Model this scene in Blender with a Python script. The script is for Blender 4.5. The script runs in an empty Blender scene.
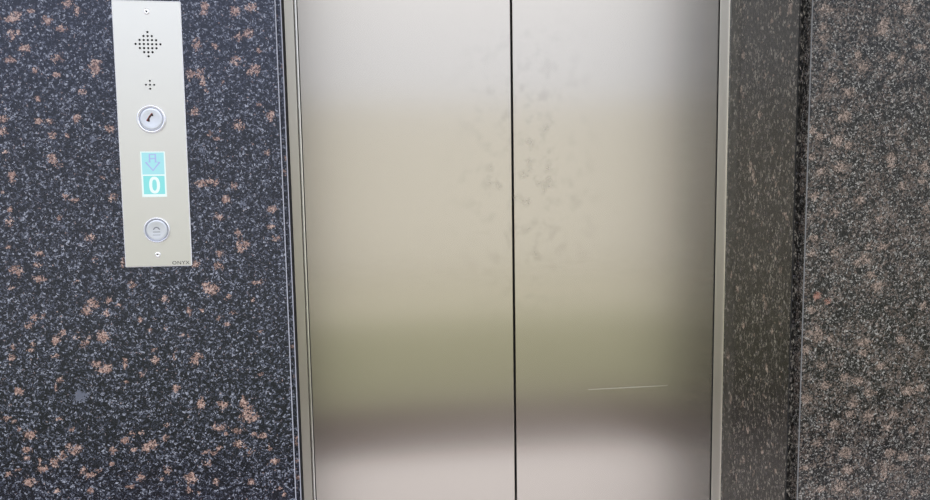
import bpy, bmesh, math, random
import numpy as np
from mathutils import Matrix, Vector
random.seed(7); rng = np.random.default_rng(11)
S = bpy.context.scene
COL = S.collection

# ---- places, metres: lift door plane at y = 0, lobby towards -y, floor at z = 0 ----
CAM = Vector((0.0, -1.565, 1.42))
FRONT = -0.2878            # face of the granite wall
XL, XR = -0.0771, 0.8103   # left and right sides of the recess
XGAP = 0.3542              # where the two leaves meet
XDL, XDR = -0.0548, 0.7868 # visible door edges
DOOR_H = 2.0
CEIL = 3.0

# feldspar crystals read off the slabs: position, half-widths (tenths of mm), kind
BL_LEFT = [(-4516,16334,121,56,0),(-4432,16391,67,71,0),(-4252,16450,41,42,0),(-4030,16325,68,57,0),(-3848,16199,82,43,0),(-3728,16556,82,57,0),(-3611,16458,55,57,0),(-4533,16108,54,85,0),(-4436,16151,40,43,0),(-4358,15924,81,57,0),(-4573,15752,81,43,0),(-3932,15783,82,57,0),(-4245,15610,55,43,0),(-3430,15640,98,102,0),(-3396,15727,70,43,0),(-3619,15292,56,44,0),(-4233,15192,41,43,0),(-4731,14906,68,58,0),(-4242,14873,55,44,0),(-4105,14872,55,44,0),(-3714,14913,56,59,0),(-3948,15539,69,43,0),(-3261,14762,71,44,0),(-1804,16554,58,58,0),(-1372,16487,73,73,0),(-1135,16548,88,59,0),(-1823,16466,58,44,0),(-1196,16164,74,59,0),(-1346,16104,59,59,0),(-1949,15982,58,88,0),(-1688,15969,44,44,0),(-1392,15748,88,74,0),(-1117,15629,74,75,0),(-1194,15570,59,45,0),(-2058,15554,72,74,0),(-1927,15569,73,74,0),(-1890,15435,44,59,0),(-2044,14989,87,60,0),(-1082,15088,45,45,0),(-910,14920,60,76,0),(-1408,14773,89,76,0),(-1852,15316,29,45,0),(-1613,15420,29,30,0),(-1060,15913,44,45,0),(-4758,14733,68,58,0),(-4078,14667,55,44,0),(-3871,14650,42,29,0),(-3511,14602,56,44,1),(-3262,14747,56,59,0),(-4740,14428,41,29,0),(-4473,14526,27,29,0),(-4101,14330,69,59,0),(-4037,14255,69,59,0),(-4670,14090,55,59,0),(-4675,14017,41,44,0),(-3420,14036,42,30,0),(-3283,13733,71,60,0),(-3960,13749,42,45,0),(-3823,13701,70,30,0),(-4065,13438,42,45,0),(-4762,13398,69,59,0),(-4006,13286,56,45,1),(-3649,13124,71,61,0),(-4804,13027,41,30,0),(-4735,13575,41,44,0),(-4811,13843,27,29,0),(-1826,14672,44,45,0),(-1727,14595,59,30,0),(-1956,14432,44,45,1),(-1834,14233,59,30,1),(-1998,13901,88,61,0),(-1923,13930,59,46,0),(-1878,13944,59,46,0),(-1775,13927,44,46,0),(-1511,13860,60,46,0),(-1640,13663,60,62,0),(-1389,13595,45,62,1),(-1743,13388,74,62,0),(-956,13491,61,47,0),(-982,13226,46,47,0),(-1485,13132,45,62,0),(-1434,12943,90,78,0),(-915,13020,61,47,0),(-994,14357,45,46,0),(-4746,12694,83,60,0),(-4680,12647,55,75,0),(-4395,12529,84,45,0),(-4381,12922,56,45,0),(-4422,12742,56,45,0),(-3905,12479,28,30,0),(-3599,12803,43,30,0),(-3201,12742,29,77,0),(-4794,12410,42,30,0),(-3685,12131,72,77,0),(-3764,12012,71,62,0),(-3616,12082,43,46,0),(-3454,12152,58,46,0),(-3480,11967,43,46,0),(-3299,12083,43,31,0),(-3092,12384,58,46,0),(-4520,11956,56,46,0),(-4599,11837,56,61,0),(-4393,11965,42,31,0),(-4128,11705,43,46,0),(-3899,11709,29,31,0),(-3560,11613,87,93,0),(-3841,11504,57,62,0),(-3778,11578,43,47,0),(-4235,11587,57,62,0),(-4847,11512,42,46,0),(-4874,11344,56,46,0),(-4564,11543,42,31,0),(-4238,11339,43,31,0),(-3689,11182,72,63,0),(-3548,11111,87,63,0),(-3267,11174,29,94,0),(-3949,11603,43,31,0),(-4599,11452,42,31,0),(-3008,11835,29,62,0),(-1466,12913,60,94,0),(-1373,12957,45,47,0),(-1770,12830,60,47,0),(-2136,12672,59,47,0),(-1810,12628,75,63,0),(-1933,12272,105,94,0),(-2004,12338,60,47,0),(-1280,12339,61,32,0),(-1173,12335,46,48,0),(-1668,12134,45,47,0),(-2638,12146,59,62,0),(-2278,11941,30,79,0),(-2069,11947,45,32,0),(-1820,11809,45,32,0),(-1719,11708,45,32,0),(-2648,11692,30,31,0),(-2403,11568,30,32,0),(-2299,11547,30,32,0),(-2181,11222,75,64,0),(-2245,11146,60,64,0),(-2540,11227,30,63,0),(-2824,11195,59,63,0),(-2871,11672,29,47,0),(-2830,11354,44,32,0),(-1620,11878,45,24,0),(-1222,11571,46,24,0),(-1307,12071,30,32,0),(-4813,10829,70,62,0),(-3580,11066,116,47,0),(-4221,10964,43,47,0),(-4287,10842,28,62,0),(-3952,10695,101,94,1),(-3029,10985,44,47,0),(-3271,10873,44,32,0),(-5027,10422,70,31,0),(-4919,10352,42,31,0),(-4857,10237,42,31,0),(-4278,10354,57,24,0),(-4103,10167,43,32,0),(-4708,10132,85,63,0),(-4768,9899,71,47,0),(-4777,9773,57,32,0),(-4049,9891,87,40,0),(-4097,9815,87,48,0),(-4178,9917,43,48,0),(-4275,9765,58,64,0),(-4397,9663,57,80,0),(-4562,9580,72,48,0),(-4595,9710,29,63,0),(-4904,9592,43,32,0),(-4762,9389,86,64,0),(-3973,9500,58,64,0),(-3890,9429,73,48,0),(-3753,9498,44,24,0),(-3528,9803,59,64,0),(-3342,9950,74,48,0),(-3217,10054,59,32,0),(-3099,10045,59,32,0),(-3557,9579,44,32,0),(-3219,9780,59,32,0),(-3039,9798,59,65,0),(-3156,9335,60,65,0),(-3905,9187,44,48,0),(-4385,9212,43,32,0),(-3314,9185,59,33,0),(-5064,9541,42,32,0),(-2536,10763,75,32,0),(-2539,10715,45,64,0),(-2176,10449,60,81,0),(-1843,10411,76,65,0),(-1237,10877,46,32,0),(-1539,10505,31,81,0),(-1521,10406,62,82,0),(-1479,10305,92,82,0),(-1438,10203,139,65,0),(-1440,10154,139,49,0),(-1983,10062,46,49,0),(-1892,10039,92,49,0),(-1633,9987,92,49,0),(-1820,9935,31,33,0),(-1266,9861,78,50,0),(-1389,9903,62,33,0),(-2705,10146,45,32,0),(-2932,9839,75,81,0),(-2746,9938,45,65,0),(-1644,9757,62,66,0),(-1569,9702,62,33,0),(-2155,9665,61,33,0),(-2034,9639,61,33,0),(-1939,9714,46,33,0),(-1480,9612,46,50,0),(-1166,9655,47,33,0),(-1081,9431,78,50,0),(-2119,9481,61,49,0),(-2731,9415,60,65,0),(-2844,9277,45,33,0),(-2390,9255,91,82,0),(-2012,9158,46,50,0),(-2431,9060,46,49,0),(-1471,9112,47,50,0),(-2282,8998,31,33,0)]
BL_RIGHT = [(8357,16644,167,83,0),(9886,16681,135,118,0),(8312,16362,74,66,0),(8338,16163,112,67,0),(9425,16323,115,118,0),(9476,16441,96,84,0),(8987,15899,76,67,0),(9110,15679,114,85,0),(8533,15459,94,101,0),(8862,15255,114,85,0),(8783,14863,114,103,0),(10172,16024,117,51,0),(9834,15800,77,68,0),(9638,15868,77,68,0),(8169,14612,75,85,0),(8323,14508,94,69,0),(8667,14418,114,86,0),(8862,14330,96,86,0),(9702,14108,98,88,0),(9708,13986,78,70,0),(8166,14133,76,69,0),(8723,13968,115,87,0),(8364,13906,76,69,0),(9942,13612,79,71,0),(10381,13921,99,89,0),(10334,13692,80,71,0),(10440,13191,80,108,0),(9537,13037,98,71,0),(8639,13168,77,70,0),(8272,12739,96,53,0),(9618,12553,119,72,0),(9362,12579,98,72,0),(8265,13474,76,70,0),(9132,13383,78,70,0),(8244,12458,96,71,0),(8666,12479,77,71,0),(9294,12331,118,90,0),(9121,12266,78,72,0),(9405,12040,99,72,0),(9553,11835,119,109,0),(8366,11706,77,72,2),(8582,11607,78,54,2),(10473,11429,81,74,0),(8259,11460,97,72,0),(8410,11020,97,145,0),(8647,10917,59,73,0),(9340,10825,119,74,0),(10060,10823,101,93,0),(8187,10742,97,73,0),(8254,11046,78,72,0),(9660,10364,80,74,0),(8509,10432,78,73,0),(9309,10624,100,74,0),(8951,10185,99,74,0),(9231,10112,120,93,0),(8581,10060,98,74,0),(8217,9845,98,92,0),(9481,9873,121,75,0),(10250,9861,143,94,0),(10493,9902,103,76,0),(9149,9690,80,112,0),(9098,9488,100,75,0),(9460,9444,101,94,0),(9966,9428,102,76,0),(8786,9342,80,75,0),(10369,9134,83,76,0),(9854,9209,102,76,0),(8462,9011,119,75,0),(9027,8780,121,95,0),(9919,8711,103,77,0),(10210,8611,124,77,0),(9100,8452,121,95,0),(9833,8354,82,154,0),(9994,8418,82,77,0),(10730,8551,84,77,0),(8221,8561,99,57,0),(8932,8143,121,115,0),(9279,8018,102,77,0),(10494,7894,104,98,0),(8572,8136,100,76,0)]
BL_JAMB = [(-1053,13988,75,117,0),(-1137,13814,93,116,0),(-1217,13700,74,77,0),(-559,15493,52,99,0),(-644,15349,51,98,0),(-1925,13771,68,55,0),(-2032,13645,50,73,0),(-2139,13520,40,73,0),(-2354,13132,64,54,0),(-2455,13048,47,54,0),(-1688,11481,53,77,0),(-1765,11359,70,96,0),(-212,9990,107,86,0),(-379,9106,64,86,0),(-920,9142,60,104,0),(-2357,16753,78,155,0),(-2009,16747,49,88,0),(-608,16170,79,78,0),(-1522,15667,53,74,0),(-1342,14956,72,75,0),(-1295,12028,56,59,0),(-573,11459,81,82,0),(-2276,12100,65,73,0),(-1170,13095,75,58,0),(-311,11733,63,83,0),(-887,10794,59,81,0),(-2031,10931,51,76,0),(-1859,10156,53,77,0),(-1179,8703,58,82,0),(-2012,9183,52,97,0),(-1010,8013,59,83,0),(-1758,8498,54,79,0),(-703,7507,62,85,0),(-2299,8306,50,77,0),(-1715,16657,51,72,0),(-2149,15884,48,71,0),(-1865,14286,51,74,0)]


# ------------------------------------------------------------------ helpers
def link_mesh(name, bm, mats, parent=None, smooth=False):
    me = bpy.data.meshes.new(name)
    bmesh.ops.recalc_face_normals(bm, faces=bm.faces[:]) if len(bm.faces) < 20000 else None
    bm.to_mesh(me); bm.free()
    if not isinstance(mats, (list, tuple)): mats = [mats]
    for m in mats: me.materials.append(m)
    o = bpy.data.objects.new(name, me); COL.objects.link(o)
    if parent: o.parent = parent
    if smooth:
        for p in me.polygons: p.use_smooth = True
    return o
def tag(o, label=None, cat=None, group=None, kind=None):
    for k, v in (('label', label), ('category', cat), ('group', group), ('kind', kind)):
        if v: o[k] = v
    return o
def struct(o, label=None, cat=None): return tag(o, label, cat, kind='structure')
def empty(name, loc, rot=(0, 0, 0)):
    o = bpy.data.objects.new(name, None); COL.objects.link(o)
    o.location = loc; o.rotation_euler = rot; o.empty_display_size = .05
    return o
def quad(bm, pts, mi=0):
    f = bm.faces.new([bm.verts.new(p) for p in pts]); f.material_index = mi; return f
def box(bm, x0, x1, y0, y1, z0, z1, bev=0, mi=0, segs=2):
    t = bmesh.new()
    bmesh.ops.create_cube(t, size=1)
    for v in t.verts:
        v.co = Vector(((x0+x1)/2 + v.co.x*(x1-x0), (y0+y1)/2 + v.co.y*(y1-y0), (z0+z1)/2 + v.co.z*(z1-z0)))
    if bev: bmesh.ops.bevel(t, geom=t.edges[:], offset=bev, segments=segs, affect='EDGES', profile=.5)
    merge(bm, t, mi)
def merge(bm, t, mi=0):
    mp = {}
    for v in t.verts: mp[v] = bm.verts.new(v.co)
    for f in t.faces:
        g = bm.faces.new([mp[v] for v in f.verts]); g.material_index = mi; g.smooth = f.smooth
    t.free()
def lathe(bm, prof, cx, cz, n=48, mi=0):
    """prof: (radius, y) pairs turned about the y axis through (cx, cz)"""
    rings = []
    for r, y in prof:
        if r <= 1e-7: rings.append([bm.verts.new((cx, y, cz))])
        else: rings.append([bm.verts.new((cx+r*math.cos(2*math.pi*k/n), y, cz+r*math.sin(2*math.pi*k/n))) for k in range(n)])
    for a, b in zip(rings, rings[1:]):
        for k in range(n):
            k2 = (k+1) % n
            if len(a) == 1 and len(b) == 1: continue
            if len(a) == 1: vs = [a[0], b[k], b[k2]]
            elif len(b) == 1: vs = [a[k], b[0], a[k2]]
            else: vs = [a[k], b[k], b[k2], a[k2]]
            f = bm.faces.new(vs); f.material_index = mi; f.smooth = True
def prism(bm, pts, y0, y1, mi=0):
    """outline of (x, z) points extruded from y0 (back) to y1 (front)"""
    a = [bm.verts.new((x, y0, z)) for x, z in pts]; b = [bm.verts.new((x, y1, z)) for x, z in pts]
    bm.faces.new(b).material_index = mi; bm.faces.new(a[::-1]).material_index = mi
    for i in range(len(pts)):
        j = (i+1) % len(pts)
        bm.faces.new([a[i], a[j], b[j], b[i]]).material_index = mi
def stroke(bm, path, w, y0, y1, closed=False):
    """a ribbon of width w (number or list) along (x, z) points, extruded"""
    n = len(path); L = []; R_ = []
    ws = w if isinstance(w, (list, tuple)) else [w]*n
    for i, p in enumerate(path):
        a = path[(i-1) % n] if (closed or i > 0) else p
        b = path[(i+1) % n] if (closed or i < n-1) else p
        d = Vector((b[0]-a[0], b[1]-a[1])).normalized(); nx, nz = -d.y, d.x
        L.append((p[0]+nx*ws[i]/2, p[1]+nz*ws[i]/2)); R_.append((p[0]-nx*ws[i]/2, p[1]-nz*ws[i]/2))
    V = [[bm.verts.new((x, y, z)) for x, z in side] for side in (L, R_) for y in (y0, y1)]
    La, Lb, Ra, Rb = V
    for i in range(n if closed else n-1):
        j = (i+1) % n
        for q in ([Lb[i], Lb[j], Rb[j], Rb[i]], [La[i], Ra[i], Ra[j], La[j]], [La[i], La[j], Lb[j], Lb[i]], [Ra[i], Rb[i], Rb[j], Ra[j]]):
            bm.faces.new(q)
    if not closed:
        for i in (0, n-1): bm.faces.new([La[i], Lb[i], Rb[i], Ra[i]])

# ------------------------------------------------------------------ materials
class N:
    def __init__(s, name):
        s.m = bpy.data.materials.new(name); s.m.use_nodes = True
        s.t = s.m.node_tree; s.t.nodes.clear()
        s.out = s.t.nodes.new('ShaderNodeOutputMaterial')
    def n(s, typ, **kw):
        o = s.t.nodes.new(typ)
        for k, v in kw.items():
            if k in o.inputs.keys(): o.inputs[k].default_value = v
            else: setattr(o, k, v)
        return o
    def l(s, a, b): s.t.links.new(a, b)
    def math(s, op, a, b=None, c=None, clamp=False):
        o = s.t.nodes.new('ShaderNodeMath'); o.operation = op; o.use_clamp = clamp
        for i, v in enumerate((a, b, c)):
            if v is None: continue
            if isinstance(v, (int, float)): o.inputs[i].default_value = v
            else: s.l(v, o.inputs[i])
        return o.outputs[0]
    def ramp(s, fac, stops, interp='LINEAR'):
        r = s.t.nodes.new('ShaderNodeValToRGB'); r.color_ramp.interpolation = interp
        e = r.color_ramp.elements
        while len(e) < len(stops): e.new(.5)
        for i, (p, c) in enumerate(stops):
            e[i].position = p; e[i].color = (*c, 1) if len(c) == 3 else c
        s.l(fac, r.inputs[0]); return r.outputs[0]
    def mix(s, fac, a, b):
        o = s.t.nodes.new('ShaderNodeMix'); o.data_type = 'RGBA'
        for sock, v in ((o.inputs[0], fac), (o.inputs[6], a), (o.inputs[7], b)):
            if isinstance(v, (int, float)): sock.default_value = v
            elif isinstance(v, tuple): sock.default_value = (*v, 1)
            else: s.l(v, sock)
        return o.outputs[2]
    def bsdf(s, **kw):
        b = s.t.nodes.new('ShaderNodeBsdfPrincipled'); s.l(b.outputs[0], s.out.inputs[0])
        for k, v in kw.items():
            k = k.replace('_', ' ')
            if k == 'Base Color' and isinstance(v, tuple): v = (*v, 1)
            if hasattr(v, 'links'): s.l(v, b.inputs[k])
            else: b.inputs[k].default_value = v
        return b

def granite(name, dark, grey, blue, white, salmon, cut, rough=.10, spec=.5, mottled=0.0, haze_tint=(1, 1, 1), tall=1.0):
    """speckled polished granite; the mesh attribute 'mineral' carries the large feldspar crystals (R) and quartz patches (G)"""
    g = N(name)
    co = g.n('ShaderNodeTexCoord').outputs['Object']
    if tall != 1.0:      # flakes drawn out along the stone's grain
        gm = g.n('ShaderNodeMapping'); gm.inputs['Scale'].default_value = (1, .8, 1/tall); gm.inputs['Rotation'].default_value = (.30, 0, 0)
        g.l(co, gm.inputs['Vector']); co = gm.outputs[0]
    warp = g.n('ShaderNodeTexNoise', Scale=210.0, Detail=2.0); g.l(co, warp.inputs['Vector'])
    wv = g.n('ShaderNodeVectorMath', operation='SCALE'); wv.inputs['Scale'].default_value = .006
    g.l(warp.outputs['Color'], wv.inputs[0])
    ad = g.n('ShaderNodeVectorMath', operation='ADD'); g.l(co, ad.inputs[0]); g.l(wv.outputs[0], ad.inputs[1])
    v1 = g.n('ShaderNodeTexVoronoi', Scale=320.0); g.l(ad.outputs[0], v1.inputs['Vector'])
    v2 = g.n('ShaderNodeTexVoronoi', Scale=590.0); g.l(ad.outputs[0], v2.inputs['Vector'])
    s1 = g.n('ShaderNodeSeparateColor'); g.l(v1.outputs['Color'], s1.inputs[0])
    s2 = g.n('ShaderNodeSeparateColor'); g.l(v2.outputs['Color'], s2.inputs[0])
    clump = g.n('ShaderNodeTexNoise', Scale=38.0, Detail=2.0); g.l(co, clump.inputs['Vector'])
    t = g.math('ADD', g.math('MULTIPLY', s1.outputs[0], .55), g.math('MULTIPLY', s2.outputs[0], .45))
    t = g.math('ADD', t, g.math('MULTIPLY', g.math('SUBTRACT', clump.outputs['Fac'], .5), .16))
    c = g.ramp(t, [(0, dark), (cut[0], dark), (cut[1], grey), (cut[2], blue), (cut[3], white)])
    at = g.n('ShaderNodeAttribute', attribute_name='mineral')
    sa = g.n('ShaderNodeSeparateColor'); g.l(at.outputs['Color'], sa.inputs[0])
    rag = g.n('ShaderNodeTexNoise', Scale=170.0, Detail=3.0, Roughness=.65); g.l(co, rag.inputs['Vector'])
    rg = g.math('MULTIPLY', g.math('SUBTRACT', rag.outputs['Fac'], .5), 2.2)
    rg = g.math('ADD', rg, g.math('MULTIPLY', g.math('SUBTRACT', s2.outputs[1], .5), .7))
    fm = g.ramp(g.math('ADD', sa.outputs[0], rg), [(.50, (0, 0, 0)), (.70, (1, 1, 1))])
    qm = g.ramp(g.math('ADD', sa.outputs[1], rg), [(.44, (0, 0, 0)), (.60, (1, 1, 1))])
    d0, d1, d2, d3 = salmon
    fc = g.ramp(g.math('ADD', g.math('MULTIPLY', s2.outputs[2], .6), g.math('MULTIPLY', s1.outputs[1], .4)), [(.16, d0), (.34, d1), (.58, d2), (.86, d3)])
    if mottled:
        mn = g.n('ShaderNodeTexNoise', Scale=34.0, Detail=4.0, Roughness=.65); g.l(co, mn.inputs['Vector'])
        mm = g.ramp(g.math('ADD', mn.outputs['Fac'], g.math('MULTIPLY', g.math('SUBTRACT', s1.outputs[2], .5), .30)), [(.50, (0, 0, 0)), (.60, (mottled,)*3)])
        c = g.mix(mm, c, fc)
    c = g.mix(qm, c, (.11, .12, .16))
    c = g.mix(fm, c, fc)
    # the odd red-stained crystal
    rm = g.math('MULTIPLY', g.math('MULTIPLY', sa.outputs[2], .55), fm)
    c = g.mix(rm, c, (.25, .085, .06))
    g.bsdf(Base_Color=c, Roughness=rough, IOR=1.52, Specular_IOR_Level=spec, Specular_Tint=(*haze_tint, 1))
    return g.m
SAL = ((.03, .022, .021), (.16, .092, .075), (.33, .205, .17), (.54, .41, .36))
TAN = ((.022, .019, .017), (.095, .072, .06), (.215, .16, .13), (.38, .30, .26))
M = {}
M['granite_left'] = granite('dark_speckled_granite', (.0022, .0022, .0032), (.012, .0132, .019), (.050, .056, .082), (.31, .325, .39), SAL, (.40, .56, .73, .93), rough=.2, spec=.72, haze_tint=(.72, .78, 1.0))  # blue sky haze put into the grain colours and specular tint
M['granite_right'] = granite('brown_speckled_granite', (.005, .005, .005), (.022, .0215, .0205), (.07, .067, .062), (.36, .35, .33), TAN, (.44, .57, .72, .92), rough=.2, spec=.35, mottled=.40)
M['granite_recess'] = granite('fine_dark_granite', (.0045, .0042, .004), (.018, .017, .0155), (.06, .055, .05), (.31, .28, .24), ((.07, .055, .047), (.17, .125, .10), (.30, .225, .185), (.48, .40, .34)), (.35, .54, .73, .92), rough=.2, spec=.5, tall=2.2)
def simple(name, col, rough=.5, metal=0.0, **kw):
    g = N(name); g.bsdf(Base_Color=col, Roughness=rough, Metallic=metal, **kw); return g.m
M['arris_grey'] = simple('grey_ground_granite_edge', (.17, .17, .175), .45)
M['arris'] = simple('ground_granite_edge', (.46, .47, .55), .4)
M['black'] = simple('matt_black', (.004, .004, .004), .7)
M['dark'] = simple('dark_matt_return', (.012, .012, .015), .8, Specular_IOR_Level=.1)  # near-black, almost gloss-free colour of the left recess return
def steel(name, col, rough, stained=False, streak=.007, aniso=1.0):
    g = N(name)
    co = g.n('ShaderNodeTexCoord').outputs['Object']
    mp = g.n('ShaderNodeMapping'); mp.inputs['Scale'].default_value = (3, 3, 900); g.l(co, mp.inputs['Vector'])
    br = g.n('ShaderNodeTexNoise', Scale=1.0, Detail=3.0); g.l(mp.outputs[0], br.inputs['Vector'])
    bs = g.math('SUBTRACT', br.outputs['Fac'], .5)
    r = g.math('ADD', g.math('MULTIPLY', bs, streak*3), rough)
    c = g.mix(g.math('ADD', g.math('MULTIPLY', bs, .8), .5), tuple(v*.985 for v in col), tuple(min(1, v*1.015) for v in col))
    if stained:      # greasy hand marks round the meeting edges
        sx = g.n('ShaderNodeSeparateXYZ'); g.l(co, sx.inputs[0])
        dx = g.math('ABSOLUTE', g.math('SUBTRACT', sx.outputs[0], XGAP + .03))
        near = g.math('SUBTRACT', 1.0, g.math('MULTIPLY', dx, 5.5), clamp=True)
        dz = g.math('ABSOLUTE', g.math('SUBTRACT', sx.outputs[2], 1.38))
        near = g.math('MULTIPLY', near, g.math('SUBTRACT', 1.0, g.math('MULTIPLY', dz, 2.6), clamp=True))
        no = g.n('ShaderNodeTexNoise', Scale=34.0, Detail=2.5, Roughness=.55, Distortion=.15); g.l(co, no.inputs['Vector'])
        bl = g.ramp(no.outputs['Fac'], [(.50, (0, 0, 0)), (.68, (1, 1, 1))])
        k = g.math('MULTIPLY', near, bl)
        c = g.mix(g.math('MULTIPLY', k, .5), c, tuple(v*.72 for v in col))
        r = g.math('ADD', r, g.math('MULTIPLY', k, .05))
    b = g.bsdf(Base_Color=c, Roughness=r, Metallic=1.0, Anisotropic=aniso)
    tn = g.n('ShaderNodeCombineXYZ'); tn.inputs[0].default_value = 1; g.l(tn.outputs[0], b.inputs['Tangent'])
    return g.m
M['steel'] = steel('brushed_stainless_steel', (.67, .62, .555), .245, stained=True)
M['steel_frame'] = steel('satin_stainless_frame', (.86, .81, .72), .42, aniso=.9)
M['steel_plate'] = steel('brushed_faceplate_steel', (.70, .695, .675), .33, aniso=.2)
M['steel_edge'] = simple('bright_steel_edge', (.85, .83, .78), .22, 1.0)
M['plate_highlight'] = simple('painted_plate_edge_highlight', (.92, .92, .95), .5, .6)
M['chrome'] = simple('polished_button_ring', (.80, .81, .87), .12, 1.0)
M['cap'] = simple('satin_button_cap', (.66, .69, .77), .30, .85)
M['screw'] = simple('bright_screw_head', (.85, .85, .87), .25, 1.0)
M['ink'] = simple('dark_engraving', (.02, .021, .023), .6)
M['tactile'] = simple('grey_raised_symbol', (.20, .21, .25), .5)
M['red'] = simple('red_phone_symbol', (.20, .012, .008), .5)
M['blackred'] = simple('black_phone_symbol', (.012, .006, .006), .5)
M['scratch'] = simple('bare_scratched_steel', (.80, .78, .72), .5, 1.0)
def glow(name, col, k):
    g = N(name); g.bsdf(Base_Color=(.02, .02, .02), Roughness=.35, Emission_Color=(*col, 1), Emission_Strength=k); return g.m
M['lit_white'] = glow('lit_screen_white', (.86, 1.0, 1.0), .95)
M['lit_cyan'] = glow('lit_screen_cyan', (.26, .80, .82), .92)
M['lit_pale'] = glow('lit_screen_pale_cyan', (.40, .82, .90), .92)
M['lit_lilac'] = glow('lit_arrow_lilac', (.42, .48, .85), .95)
def ground(name, a, b, scale, rough=.6):
    g = N(name); co = g.n('ShaderNodeTexCoord').outputs['Object']
    no = g.n('ShaderNodeTexNoise', Scale=scale, Detail=5.0); g.l(co, no.inputs['Vector'])
    g.bsdf(Base_Color=g.ramp(no.outputs['Fac'], [(.35, a), (.65, b)]), Roughness=rough); return g.m
M['paving'] = ground('pale_concrete_floor', (.56, .53, .54), (.60, .57, .58), 6, .55)
M['brick_edge'] = ground('dark_red_brick_edging', (.040, .022, .020), (.060, .034, .030), 20, .8)
M['lawn'] = ground('mown_grass', (.18, .182, .115), (.225, .225, .15), 9, .9)
M['sandy'] = ground('sandy_ground', (.35, .34, .275), (.40, .385, .315), 3, .9)
M['render'] = ground('beige_rendered_wall', (.74, .72, .66), (.77, .75, .69), 2, .85)
M['plaster'] = simple('white_ceiling_plaster', (.70, .69, .67), .8)

# ------------------------------------------------------------------ granite faces with their crystals
def field(P, Q, spots):
    """crystal amounts at plane points (P, Q) for spots (p, q, rp, rq, kind) in tenths of a millimetre"""
    out = np.zeros((P.size, 4), np.float32); out[:, 3] = 1
    p, q = P.ravel(), Q.ravel()
    for a, b, ra, rb, k in spots:
        a, b, ra, rb = a/1e4, b/1e4, max(ra, 18)/1e4, max(rb, 18)/1e4
        idx = np.where((np.abs(p-a) < 2.2*ra) & (np.abs(q-b) < 2.2*rb))[0]
        if not idx.size: continue
        d = np.sqrt(((p[idx]-a)/ra)**2 + ((q[idx]-b)/rb)**2)
        v = np.clip(1.54-d, 0, 1.1)*rng.uniform(.70, 1.0)
        ch = 1 if k == 1 else 0
        out[idx, ch] = np.maximum(out[idx, ch], v)
        if k == 2: out[idx, 2] = np.maximum(out[idx, 2], np.clip(v*1.2, 0, 1))
    return out
def granite_face(name, mats, p0, p1, q0, q1, to3d, flip, step, spots, extra):
    """a fine grid of the face p0..p1 x q0..q1 plus extra plain quads (list of (points, material index))"""
    n, m = int(round((p1-p0)/step))+1, int(round((q1-q0)/step))+1
    P, Q = np.meshgrid(np.linspace(p0, p1, n), np.linspace(q0, q1, m))
    V = to3d(P.ravel(), Q.ravel())
    i = (np.arange(m-1)[:, None]*n + np.arange(n-1)[None, :]).ravel()
    F = np.stack([i, i+1, i+n+1, i+n], 1)
    if flip: F = F[:, ::-1]
    ev, ef, em = [], [], []
    for pts, mi in extra:
        ef.append(list(range(len(V)+len(ev), len(V)+len(ev)+len(pts)))); ev += pts; em.append(mi)
    allv = V.tolist() + [tuple(map(float, e)) for e in ev]
    me = bpy.data.meshes.new(name)
    me.from_pydata(allv, [], F.tolist() + ef)
    for mt in mats: me.materials.append(mt)
    mi = np.zeros(len(F)+len(ef), np.int32); mi[len(F):] = em
    me.polygons.foreach_set('material_index', mi)
    at = me.attributes.new('mineral', 'FLOAT_COLOR', 'POINT')
    c = np.zeros((len(allv), 4), np.float32); c[:, 3] = 1
    c[:len(V)] = field(P, Q, spots)
    at.data.foreach_set('color', c.ravel())
    me.update()
    o = bpy.data.objects.new(name, me); COL.objects.link(o)
    return o
def more_spots(p0, p1, q0, q1, n, skip, r=(18, 50)):
    """crystals for the stretch of slab outside the part the photograph shows"""
    out = []
    while len(out) < n:
        a, b = rng.uniform(p0, p1), rng.uniform(q0, q1)
        if skip[0] < a < skip[1] and skip[2] < b < skip[3]: continue
        out.append((a*1e4, b*1e4, rng.uniform(*r), rng.uniform(*r), 0))
    return out
SL = .0345                 # thickness of the front slabs
CH = .0014                 # ground arris
Z0, Z1 = .62, 1.92         # finely built height range
# left: front face p = x, q = z ; then arris, slab edge
xw0 = -1.05
spots = BL_LEFT + more_spots(xw0, XL, Z0, Z1, 330, (-.53, XL, .90, 1.67))
e = []
xo = -2.6; xf = XL - CH
for (a, b, c_, d) in ((xo, xw0, 0, CEIL), (xw0, xf, 0, Z0), (xw0, xf, Z1, CEIL)):
    e.append(([(a, FRONT, c_), (b, FRONT, c_), (b, FRONT, d), (a, FRONT, d)], 0))
e.append(([(xf, FRONT, 0), (XL, FRONT+CH, 0), (XL, FRONT+CH, CEIL), (xf, FRONT, CEIL)], 1))
e.append(([(XL, FRONT+CH, 0), (XL, FRONT+SL, 0), (XL, FRONT+SL, CEIL), (XL, FRONT+CH, CEIL)], 0))
e.append(([(XL, FRONT+SL, 0), (XL-.3, FRONT+SL, 0), (XL-.3, FRONT+SL, CEIL), (XL, FRONT+SL, CEIL)], 0))
wl = granite_face('wall_left', [M['granite_left'], M['arris']], xw0, xf, Z0, Z1, lambda p, q: np.stack([p, np.full_like(p, FRONT), q], 1), False, .003, spots, e)
struct(wl, 'dark polished granite wall with salmon crystals behind the call panel', 'wall')
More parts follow.
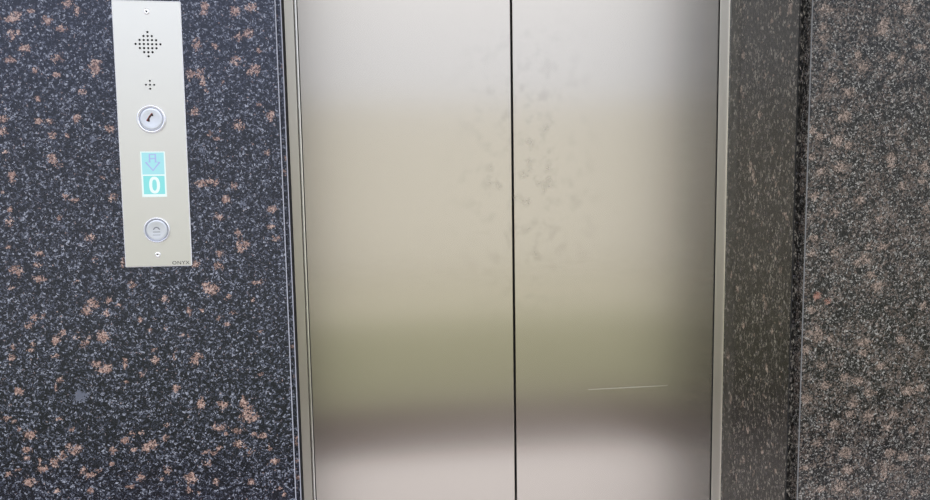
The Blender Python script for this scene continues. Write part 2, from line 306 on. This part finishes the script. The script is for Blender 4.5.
# right
xw1 = 1.60; xf = XR + CH
spots = BL_RIGHT + more_spots(XR, xw1, Z0, Z1, 300, (XR, 1.09, .77, 1.69), (30, 75))
e = []
for (a, b, c_, d) in ((xw1, 3.2, 0, CEIL), (xf, xw1, 0, Z0), (xf, xw1, Z1, CEIL)):
    e.append(([(a, FRONT, c_), (b, FRONT, c_), (b, FRONT, d), (a, FRONT, d)], 0))
e.append(([(XR, FRONT+CH, 0), (xf, FRONT, 0), (xf, FRONT, CEIL), (XR, FRONT+CH, CEIL)], 1))
e.append(([(XR, FRONT+SL, 0), (XR, FRONT+CH, 0), (XR, FRONT+CH, CEIL), (XR, FRONT+SL, CEIL)], 0))
e.append(([(XR+.3, FRONT+SL, 0), (XR, FRONT+SL, 0), (XR, FRONT+SL, CEIL), (XR+.3, FRONT+SL, CEIL)], 0))
wr = granite_face('wall_right', [M['granite_right'], M['arris_grey']], xf, xw1, Z0, Z1, lambda p, q: np.stack([p, np.full_like(p, FRONT), q], 1), False, .003, spots, e)
struct(wr, 'brown-speckled granite wall to the right of the door recess', 'wall')
# recess sides: the end of each side slab stands a little inside the front slab's edge, facing the lobby
YE = FRONT + .020          # the slab ends
XJL, XJR = -0.0700, 0.8000
spots = BL_JAMB + more_spots(YE, 0, Z0, Z1, 70, (YE, 0, .80, 1.70), (15, 40)) + more_spots(YE, 0, Z0, Z1, 230, (9, 9, 9, 9), (18, 36))
def side(p): return XJR + (XR-XJR)*(p-YE)/(0-YE)
e = []
yj = YE + .002
for (c_, d) in ((0, Z0), (Z1, CEIL)):
    e.append(([(side(yj), yj, c_), (side(0), 0.0, c_), (side(0), 0.0, d), (side(yj), yj, d)], 0))
# slab end facing the lobby, a dark seam at its inner corner
e.append(([(XJR+.0012, YE, 0), (XR+.02, YE, 0), (XR+.02, YE, CEIL), (XJR+.0012, YE, CEIL)], 2))
e.append(([(side(yj), yj, 0), (XJR+.0012, YE, 0), (XJR+.0012, YE, CEIL), (side(yj), yj, CEIL)], 1))
rr = granite_face('wall_recess_right', [M['granite_recess'], M['black'], M['granite_recess']], yj, 0.0, Z0, Z1, lambda p, q: np.stack([side(p), p, q], 1), True, .0028, spots, e)
struct(rr, 'dark granite side of the recess between the lift door and right wall', 'wall')
e = [([(xl_, YE, z_) for xl_, z_ in ((XL-.02, a_), (XJL-CH, a_), (XJL-CH, b_), (XL-.02, b_))], 0) for a_, b_ in ((0, Z0), (Z1, CEIL))]
e.append(([(XJL-CH, YE, 0), (XJL, YE+CH, 0), (XJL, YE+CH, CEIL), (XJL-CH, YE, CEIL)], 1))
e.append(([(XJL, YE+CH, 0), (XJL, YE+.012, 0), (XJL, YE+.012, CEIL), (XJL, YE+CH, CEIL)], 2))
e.append(([(XJL, YE+.012, 0), (XL-.002, YE+.03, 0), (XL-.002, YE+.03, CEIL), (XJL, YE+.012, CEIL)], 2))
e.append(([(XL-.002, YE+.03, 0), (XL-.002, 0, 0), (XL-.002, 0, CEIL), (XL-.002, YE+.03, CEIL)], 2))
rl = granite_face('wall_recess_left', [M['granite_left'], M['arris'], M['dark']], XL-.02, XJL-CH, Z0, Z1, lambda p, q: np.stack([p, np.full_like(p, YE), q], 1), False, .003, more_spots(XL-.02, XJL, Z0, Z1, 60, (9, 9, 9, 9)), e)
struct(rl, 'thin dark granite side of the recess left of the lift door', 'wall')
# granite over the doors, black backing painted for the shaft's darkness
bm = bmesh.new()
quad(bm, [(XL-.02, -.004, DOOR_H+.028), (XR+.02, -.004, DOOR_H+.028), (XR+.02, -.004, CEIL), (XL-.02, -.004, CEIL)])
struct(link_mesh('wall_above', bm, M['granite_recess']), 'dark granite above the lift doors', 'wall')
bm = bmesh.new(); box(bm, XL-.3, XR+.3, .12, .20, 0, CEIL)
struct(link_mesh('wall_shaft', bm, M['black']), 'black backing standing for the dark lift shaft behind the gap between the doors', 'wall')

# ------------------------------------------------------------------ lift doors and frame
YD = .003                  # the leaves sit a little behind the frame's face
GAP = .0038
def leaf(name, x0, x1, label):
    root = empty(name, ((x0+x1)/2, YD, .012))
    bm = bmesh.new()
    box(bm, x0, x1, YD, YD+.032, .012, DOOR_H, bev=.0016, segs=3)
    o = link_mesh('door_skin', bm, M['steel'], root)
    o.matrix_parent_inverse = root.matrix_basis.inverted()
    bm = bmesh.new()        # dark rubber seal down the meeting edge
    xs = (x1+.0001, x1+.0007) if x1 < .5 else (x0-.0007, x0-.0001)
    box(bm, xs[0], xs[1], YD+.006, YD+.028, .012, DOOR_H)
    s = link_mesh('edge_seal', bm, M['black'], root); s.matrix_parent_inverse = root.matrix_basis.inverted()
    return tag(root, label, 'elevator door', kind='thing')
leaf('lift_door_leaf', XDL-.03, XGAP-GAP/2, 'left brushed stainless steel lift door leaf, the one nearer the call panel')
dr = leaf('lift_door_leaf', XGAP+GAP/2, XDR+.03, 'right brushed stainless steel lift door leaf, marked with a thin bright scratch')
bm = bmesh.new()
sc = [(.5097, .9384), (.56, .93775), (.60, .93725), (.64, .93665), (.6862, .9360)]
stroke(bm, sc, [.0002, .0006, .0009, .0008, .0002], YD+.0002, YD-.0002)
s = link_mesh('scratch', bm, M['scratch'], dr); s.matrix_parent_inverse = dr.matrix_basis.inverted()
s['label'] = 'thin bright scratch across the lower steel'

fr = empty('lift_entrance_surround', ((XL+XR)/2, 0, 0))
def fpart(name, bm, mat, label=None):
    o = link_mesh(name, bm, mat, fr); o.matrix_parent_inverse = fr.matrix_basis.inverted()
    if label: o['label'] = label
    return o
XB = -.0628
bm = bmesh.new(); box(bm, XL-.022, XB, -.0015, .0025, 0, DOOR_H+.03, bev=.0008)
fpart('upright', bm, M['steel_frame'])
bm = bmesh.new(); box(bm, XB+.0010, XDL-.0012, -.0025, .0025, 0, DOOR_H+.002, bev=.0018, segs=3)
fpart('edge_bead', bm, M['steel_edge'], 'bright rounded steel bead beside the left leaf')
bm = bmesh.new(); box(bm, XDR+.0016, XR+.02, -.0015, .0025, 0, DOOR_H+.03, bev=.0008)
fpart('upright', bm, M['steel_frame'])
bm = bmesh.new(); box(bm, XR-.0016, XR-.0002, -.0035, -.0016, 0, DOOR_H+.03)
fpart('edge_strip', bm, M['steel_edge'], 'bright thin strip where the frame meets the granite')
bm = bmesh.new(); box(bm, XB, XDR+.0016, -.0015, .0025, DOOR_H+.002, DOOR_H+.03, bev=.0008)
fpart('head_rail', bm, M['steel_frame'])
for xa, xb in ((XDL-.0012, XDL), (XDR, XDR+.0016)):  # black filler added so the groove beside each leaf reads dark
    bm = bmesh.new(); box(bm, xa, xb, -.0002, .0028, .012, DOOR_H)
    fpart('groove_strip', bm, M['black'], 'black strip standing for the dark groove between frame and door leaf')
bm = bmesh.new(); box(bm, XL-.02, XR+.02, -.004, .11, .0, .011, bev=.001)
fpart('threshold', bm, M['steel_frame'])
tag(fr, 'narrow satin stainless steel frame lining the recess around the lift doors', 'door frame', kind='thing')

# ------------------------------------------------------------------ call panel
pn = empty('lift_call_panel', (-.2655, FRONT, 1.4665), (0, math.radians(.6), 0))
tag(pn, 'tall narrow stainless steel lift call panel screwed to the left granite wall', 'call panel')
mm = .001
PT = -.0032                # front of the plate
def ppart(name, bm, mat, parent=None, label=None, smooth=False):
    o = link_mesh(name, bm, mat, parent or pn, smooth)
    if label: o['label'] = label
    return o
bm = bmesh.new(); box(bm, -48.7*mm, 48.7*mm, PT, 0, -201*mm, 195.2*mm, bev=.0011, segs=1)
plate = ppart('faceplate', bm, [M['steel_plate'], M['plate_highlight']])
for f in plate.data.polygons:      # bevels in a brighter colour, an edge highlight painted in
    if max(abs(c) for c in f.normal) < .98: f.material_index = 1
cut = bmesh.new()
P4 = 5.85*mm
spk = [(i, j) for i in range(-3, 4) for j in range(-3, 4) if abs(i)+abs(j) <= 3]
mic = [(0, 0), (1, 0), (-1, 0), (0, 1), (0, -1)]
def hole(x, z, r, n=14):
    prism(cut, [(x+r*math.cos(2*math.pi*k/n), z+r*math.sin(2*math.pi*k/n)) for k in range(n)], .01, -.01)
for i, j in spk: hole(-.15*mm+i*P4, 132.1*mm+j*P4, 1.7*mm)
for i, j in mic: hole(-.1*mm+i*P4, 72.7*mm+j*P4, 1.5*mm)
DX0, DX1, DZ0, DZ1 = -19.4*mm, 16.6*mm, -94.5*mm, -25.8*mm
prism(cut, [(DX0, DZ0), (DX1, DZ0), (DX1, DZ1), (DX0, DZ1)], .01, -.01)
bmesh.ops.recalc_face_normals(cut, faces=cut.faces[:])
cm = bpy.data.meshes.new('cutter'); cut.to_mesh(cm); cut.free()
co = bpy.data.objects.new('cutter', cm); COL.objects.link(co)
co.parent = pn
bo = plate.modifiers.new('holes', 'BOOLEAN'); bo.operation = 'DIFFERENCE'; bo.object = co; bo.solver = 'EXACT'
dg = bpy.context.evaluated_depsgraph_get()
nm = bpy.data.meshes.new_from_object(plate.evaluated_get(dg))
plate.modifiers.clear(); plate.data = nm
bpy.data.objects.remove(co); bpy.data.meshes.remove(cm)
bm = bmesh.new(); lathe(bm, [(0, -.0008), (24*mm, -.0008), (24*mm, -.0002), (0, -.0002)], -.15*mm, 132.1*mm)
ppart('speaker', bm, M['black'], label='black speaker behind the diamond of round holes')
bm = bmesh.new(); lathe(bm, [(0, -.0008), (10*mm, -.0008), (10*mm, -.0002), (0, -.0002)], -.1*mm, 72.7*mm)
ppart('microphone', bm, M['black'], label='black microphone behind the cross of five holes')
def screw(x, z):
    bm = bmesh.new()
    lathe(bm, [(1.1*mm, PT+.0003), (1.3*mm, PT-.0012), (3.6*mm, PT-.0009), (4.6*mm, PT-.0001), (4.6*mm, PT+.0003)], x, z, 24)
    s = ppart('screw', bm, M['screw'])
    bm = bmesh.new(); lathe(bm, [(0, PT-.0003), (1.25*mm, PT-.0003), (1.25*mm, PT+.0001), (0, PT+.0001)], x, z, 12)
    ppart('socket', bm, M['ink'], s)
screw(.1*mm, 179.1*mm); screw(-1.0*mm, -182.6*mm)
def button(x, z, R, rc, name, label):
    b = bmesh.new()
    # cap: slightly dished disc
    lathe(b, [(0, PT-.0014), (rc*.55, PT-.0015), (rc*.86, PT-.0021), (rc*.95, PT-.0020), (rc, PT-.0012), (rc, PT+.0004)], x, z)
    root = ppart(name, b, M['cap'], label=label)
    b = bmesh.new()
    lathe(b, [(rc*1.02, PT+.0002), (rc*1.04, PT-.0014), (rc*1.12, PT-.0030), (R*.90, PT-.0036), (R*.97, PT-.0026), (R, PT-.0008), (R, PT+.0003)], x, z)
    ppart('ring', b, M['chrome'], root)
    return root
ab = button(-.4*mm, 22.2*mm, 21.5*mm, 16.2*mm, 'call_help_button', 'round help button with a red and black telephone handset sign')
x, z = -.7*mm, 23.3*mm
hs = []
for k in range(13):
    t = k/12; a = math.radians(172 - 78*t)
    hs.append((x + 3.2*mm + 7.6*mm*math.cos(a), z - 6.2*mm + 11.6*mm*math.sin(a)))
wd = [3.6*mm, 3.9*mm, 3.3*mm, 2.3*mm] + [2.0*mm]*5 + [2.3*mm, 3.3*mm, 3.9*mm, 3.6*mm]
b = bmesh.new(); stroke(b, hs, [w*1.25 for w in wd], PT-.0012, PT-.0021)
hr = ppart('handset_sign', b, M['red'], ab, 'red edged black handset sign')
b = bmesh.new(); stroke(b, [(px+.55*mm, pz-.3*mm) for px, pz in hs], [w*.8 for w in wd], PT-.0020, PT-.0023)
ppart('handset_sign', b, M['blackred'], ab)
cb = button(-.3*mm, -144.8*mm, 19.6*mm, 15.6*mm, 'call_button', 'round lift call button with a raised grey arrow sign')
x, z = -.6*mm, -143.0*mm
b = bmesh.new()
stroke(b, [(x-4.6*mm, z-1.0*mm), (x-2.6*mm, z+1.5*mm), (x, z+2.6*mm), (x+2.6*mm, z+1.5*mm), (x+4.6*mm, z-1.0*mm)], 1.7*mm, PT-.0010, PT-.0021)
ppart('arrow_sign', b, M['tactile'], cb)
b = bmesh.new()
box(b, x-5.2*mm, x+5.2*mm, PT-.0019, PT-.0010, z-5.1*mm, z-4.1*mm)
box(b, x-5.6*mm, x+5.2*mm, PT-.0019, PT-.0010, z-9.6*mm, z-8.8*mm)
ppart('underline', b, M['tactile'], cb)
# display
b = bmesh.new(); YS = -.0016
box(b, DX0+.0001, DX1-.0001, YS, -.0003, DZ0+.0001, DZ1-.0001)
zs = -61.6*mm
box(b, DX0+2.6*mm, DX1-2.6*mm, YS-.00015, YS+.0001, DZ0+4.2*mm, zs-1.0*mm, mi=1)
box(b, DX0+1.8*mm, DX1-2.2*mm, YS-.00015, YS+.0001, zs+1.0*mm, DZ1-1.8*mm, mi=2)
ds = ppart('display_screen', b, [M['lit_white'], M['lit_cyan'], M['lit_pale']], label='lit cyan floor display')
b = bmesh.new()
cx, cz, n = -.9*mm, -76.6*mm, 40
stroke(b, [(cx + 5.6*mm*math.copysign(abs(math.cos(2*math.pi*k/n))**.85, math.cos(2*math.pi*k/n)), cz + 10.6*mm*math.copysign(abs(math.sin(2*math.pi*k/n))**.85, math.sin(2*math.pi*k/n))) for k in range(n)], 4.3*mm, YS-.0001, YS-.0004, closed=True)
ppart('digit', b, M['lit_white'], ds, 'white figure 0')
b = bmesh.new()
cx = -2.0*mm; zt = -30.5*mm
out = [(cx-4.2*mm, zt), (cx+4.2*mm, zt), (cx+4.2*mm, zt-11.5*mm), (cx+10.2*mm, zt-11.5*mm), (cx, zt-24*mm), (cx-10.2*mm, zt-11.5*mm), (cx-4.2*mm, zt-11.5*mm)]
stroke(b, out, 2.3*mm, YS-.0001, YS-.0004, closed=True)
box(b, cx-3.4*mm, cx+3.4*mm, YS-.0003, YS-.0001, zt-7*mm, zt-5.4*mm)
ppart('down_arrow', b, M['lit_lilac'], ds, 'lilac outlined arrow pointing down')
# engraved letters
cu = bpy.data.curves.new('lettering', 'FONT'); cu.body = 'ONYX'; cu.size = 7.4*mm; cu.space_character = 1.12; cu.extrude = .0001
to = bpy.data.objects.new('lettering', cu); COL.objects.link(to)
dg = bpy.context.evaluated_depsgraph_get()
tm = bpy.data.meshes.new_from_object(to.evaluated_get(dg)); bpy.data.objects.remove(to)
xs = [v.co.x for v in tm.vertices]; sx = 25.2*mm/(max(xs)-min(xs))
for v in tm.vertices: v.co = Vector((19.9*mm + (v.co.x-min(xs))*sx, PT-.0001 - v.co.z, -198.2*mm + v.co.y))
tm.materials.clear(); tm.materials.append(M['ink'])
lt = bpy.data.objects.new('lettering', tm); COL.objects.link(lt); lt.parent = pn
lt['label'] = 'small dark capital letters in the bottom right corner'

# ------------------------------------------------------------------ lobby and what the steel mirrors
def slab(name, mat, x0, x1, y0, y1, z0, z1, kind, label, cat):
    bm = bmesh.new(); box(bm, x0, x1, y0, y1, z0, z1)
    return tag(link_mesh(name, bm, mat), label, cat, kind=kind)
slab('floor', M['paving'], -6, 8, -2.15, .3, -.1, 0, 'structure', 'pale concrete landing in front of the lift', 'floor')
slab('trim_1', M['brick_edge'], -6, 8, -2.88, -2.15, -.1, .002, 'structure', 'dark red brick edging beyond the landing', 'edging')
slab('lawn', M['lawn'], -6, 8, -5.4, -2.88, -.1, .004, 'structure', 'mown lawn beyond the brick edging', 'lawn')
slab('ground', M['sandy'], -14, 16, -14, -5.4, -.1, 0, 'structure', 'sandy ground beyond the lawn', 'ground')
slab('wall_boundary', M['render'], -12, 14, -8.6, -8.4, 0, 2.15, 'structure', 'beige rendered boundary wall across the lawn', 'wall')
slab('ceiling', M['plaster'], -2.6, 3.2, -1.15, .3, CEIL, CEIL+.15, 'structure', 'white ceiling over the lift landing', 'ceiling')

# ------------------------------------------------------------------ overcast sky
w = bpy.data.worlds.new('overcast_sky'); S.world = w; w.use_nodes = True
t = w.node_tree; t.nodes.clear()
o = t.nodes.new('ShaderNodeOutputWorld'); bg = t.nodes.new('ShaderNodeBackground')
tc = t.nodes.new('ShaderNodeTexCoord'); sp = t.nodes.new('ShaderNodeSeparateXYZ')
rp = t.nodes.new('ShaderNodeValToRGB'); rp.color_ramp.interpolation = 'EASE'
L = t.links.new
L(tc.outputs['Generated'], sp.inputs[0]); L(sp.outputs['Z'], rp.inputs[0])
e = rp.color_ramp.elements
e[0].position = 0; e[0].color = (1.0, 1.06, 1.19, 1)
e[1].position = 1; e[1].color = (2.9, 2.95, 3.05, 1)
L(rp.outputs[0], bg.inputs['Color']); L(bg.outputs[0], o.inputs[0])

# ------------------------------------------------------------------ camera
cd = bpy.data.cameras.new('camera'); cam = bpy.data.objects.new('camera', cd); COL.objects.link(cam)
cd.sensor_width = 36; cd.lens = 36*800/930; cd.clip_start = .02
RT = Vector((.9865934, -.16234655, -.01664495)); UP = Vector((.0344917, .10773979, .99358063)); FW = Vector((.15951106, .9808342, -.11189498))
mt = Matrix.Identity(4)
for r in range(3): mt[r][0], mt[r][1], mt[r][2], mt[r][3] = RT[r], UP[r], -FW[r], CAM[r]
cam.matrix_world = mt
S.camera = cam
S.view_settings.view_transform = 'Standard'; S.view_settings.look = 'None'
S.view_settings.exposure = 0; S.view_settings.gamma = 1
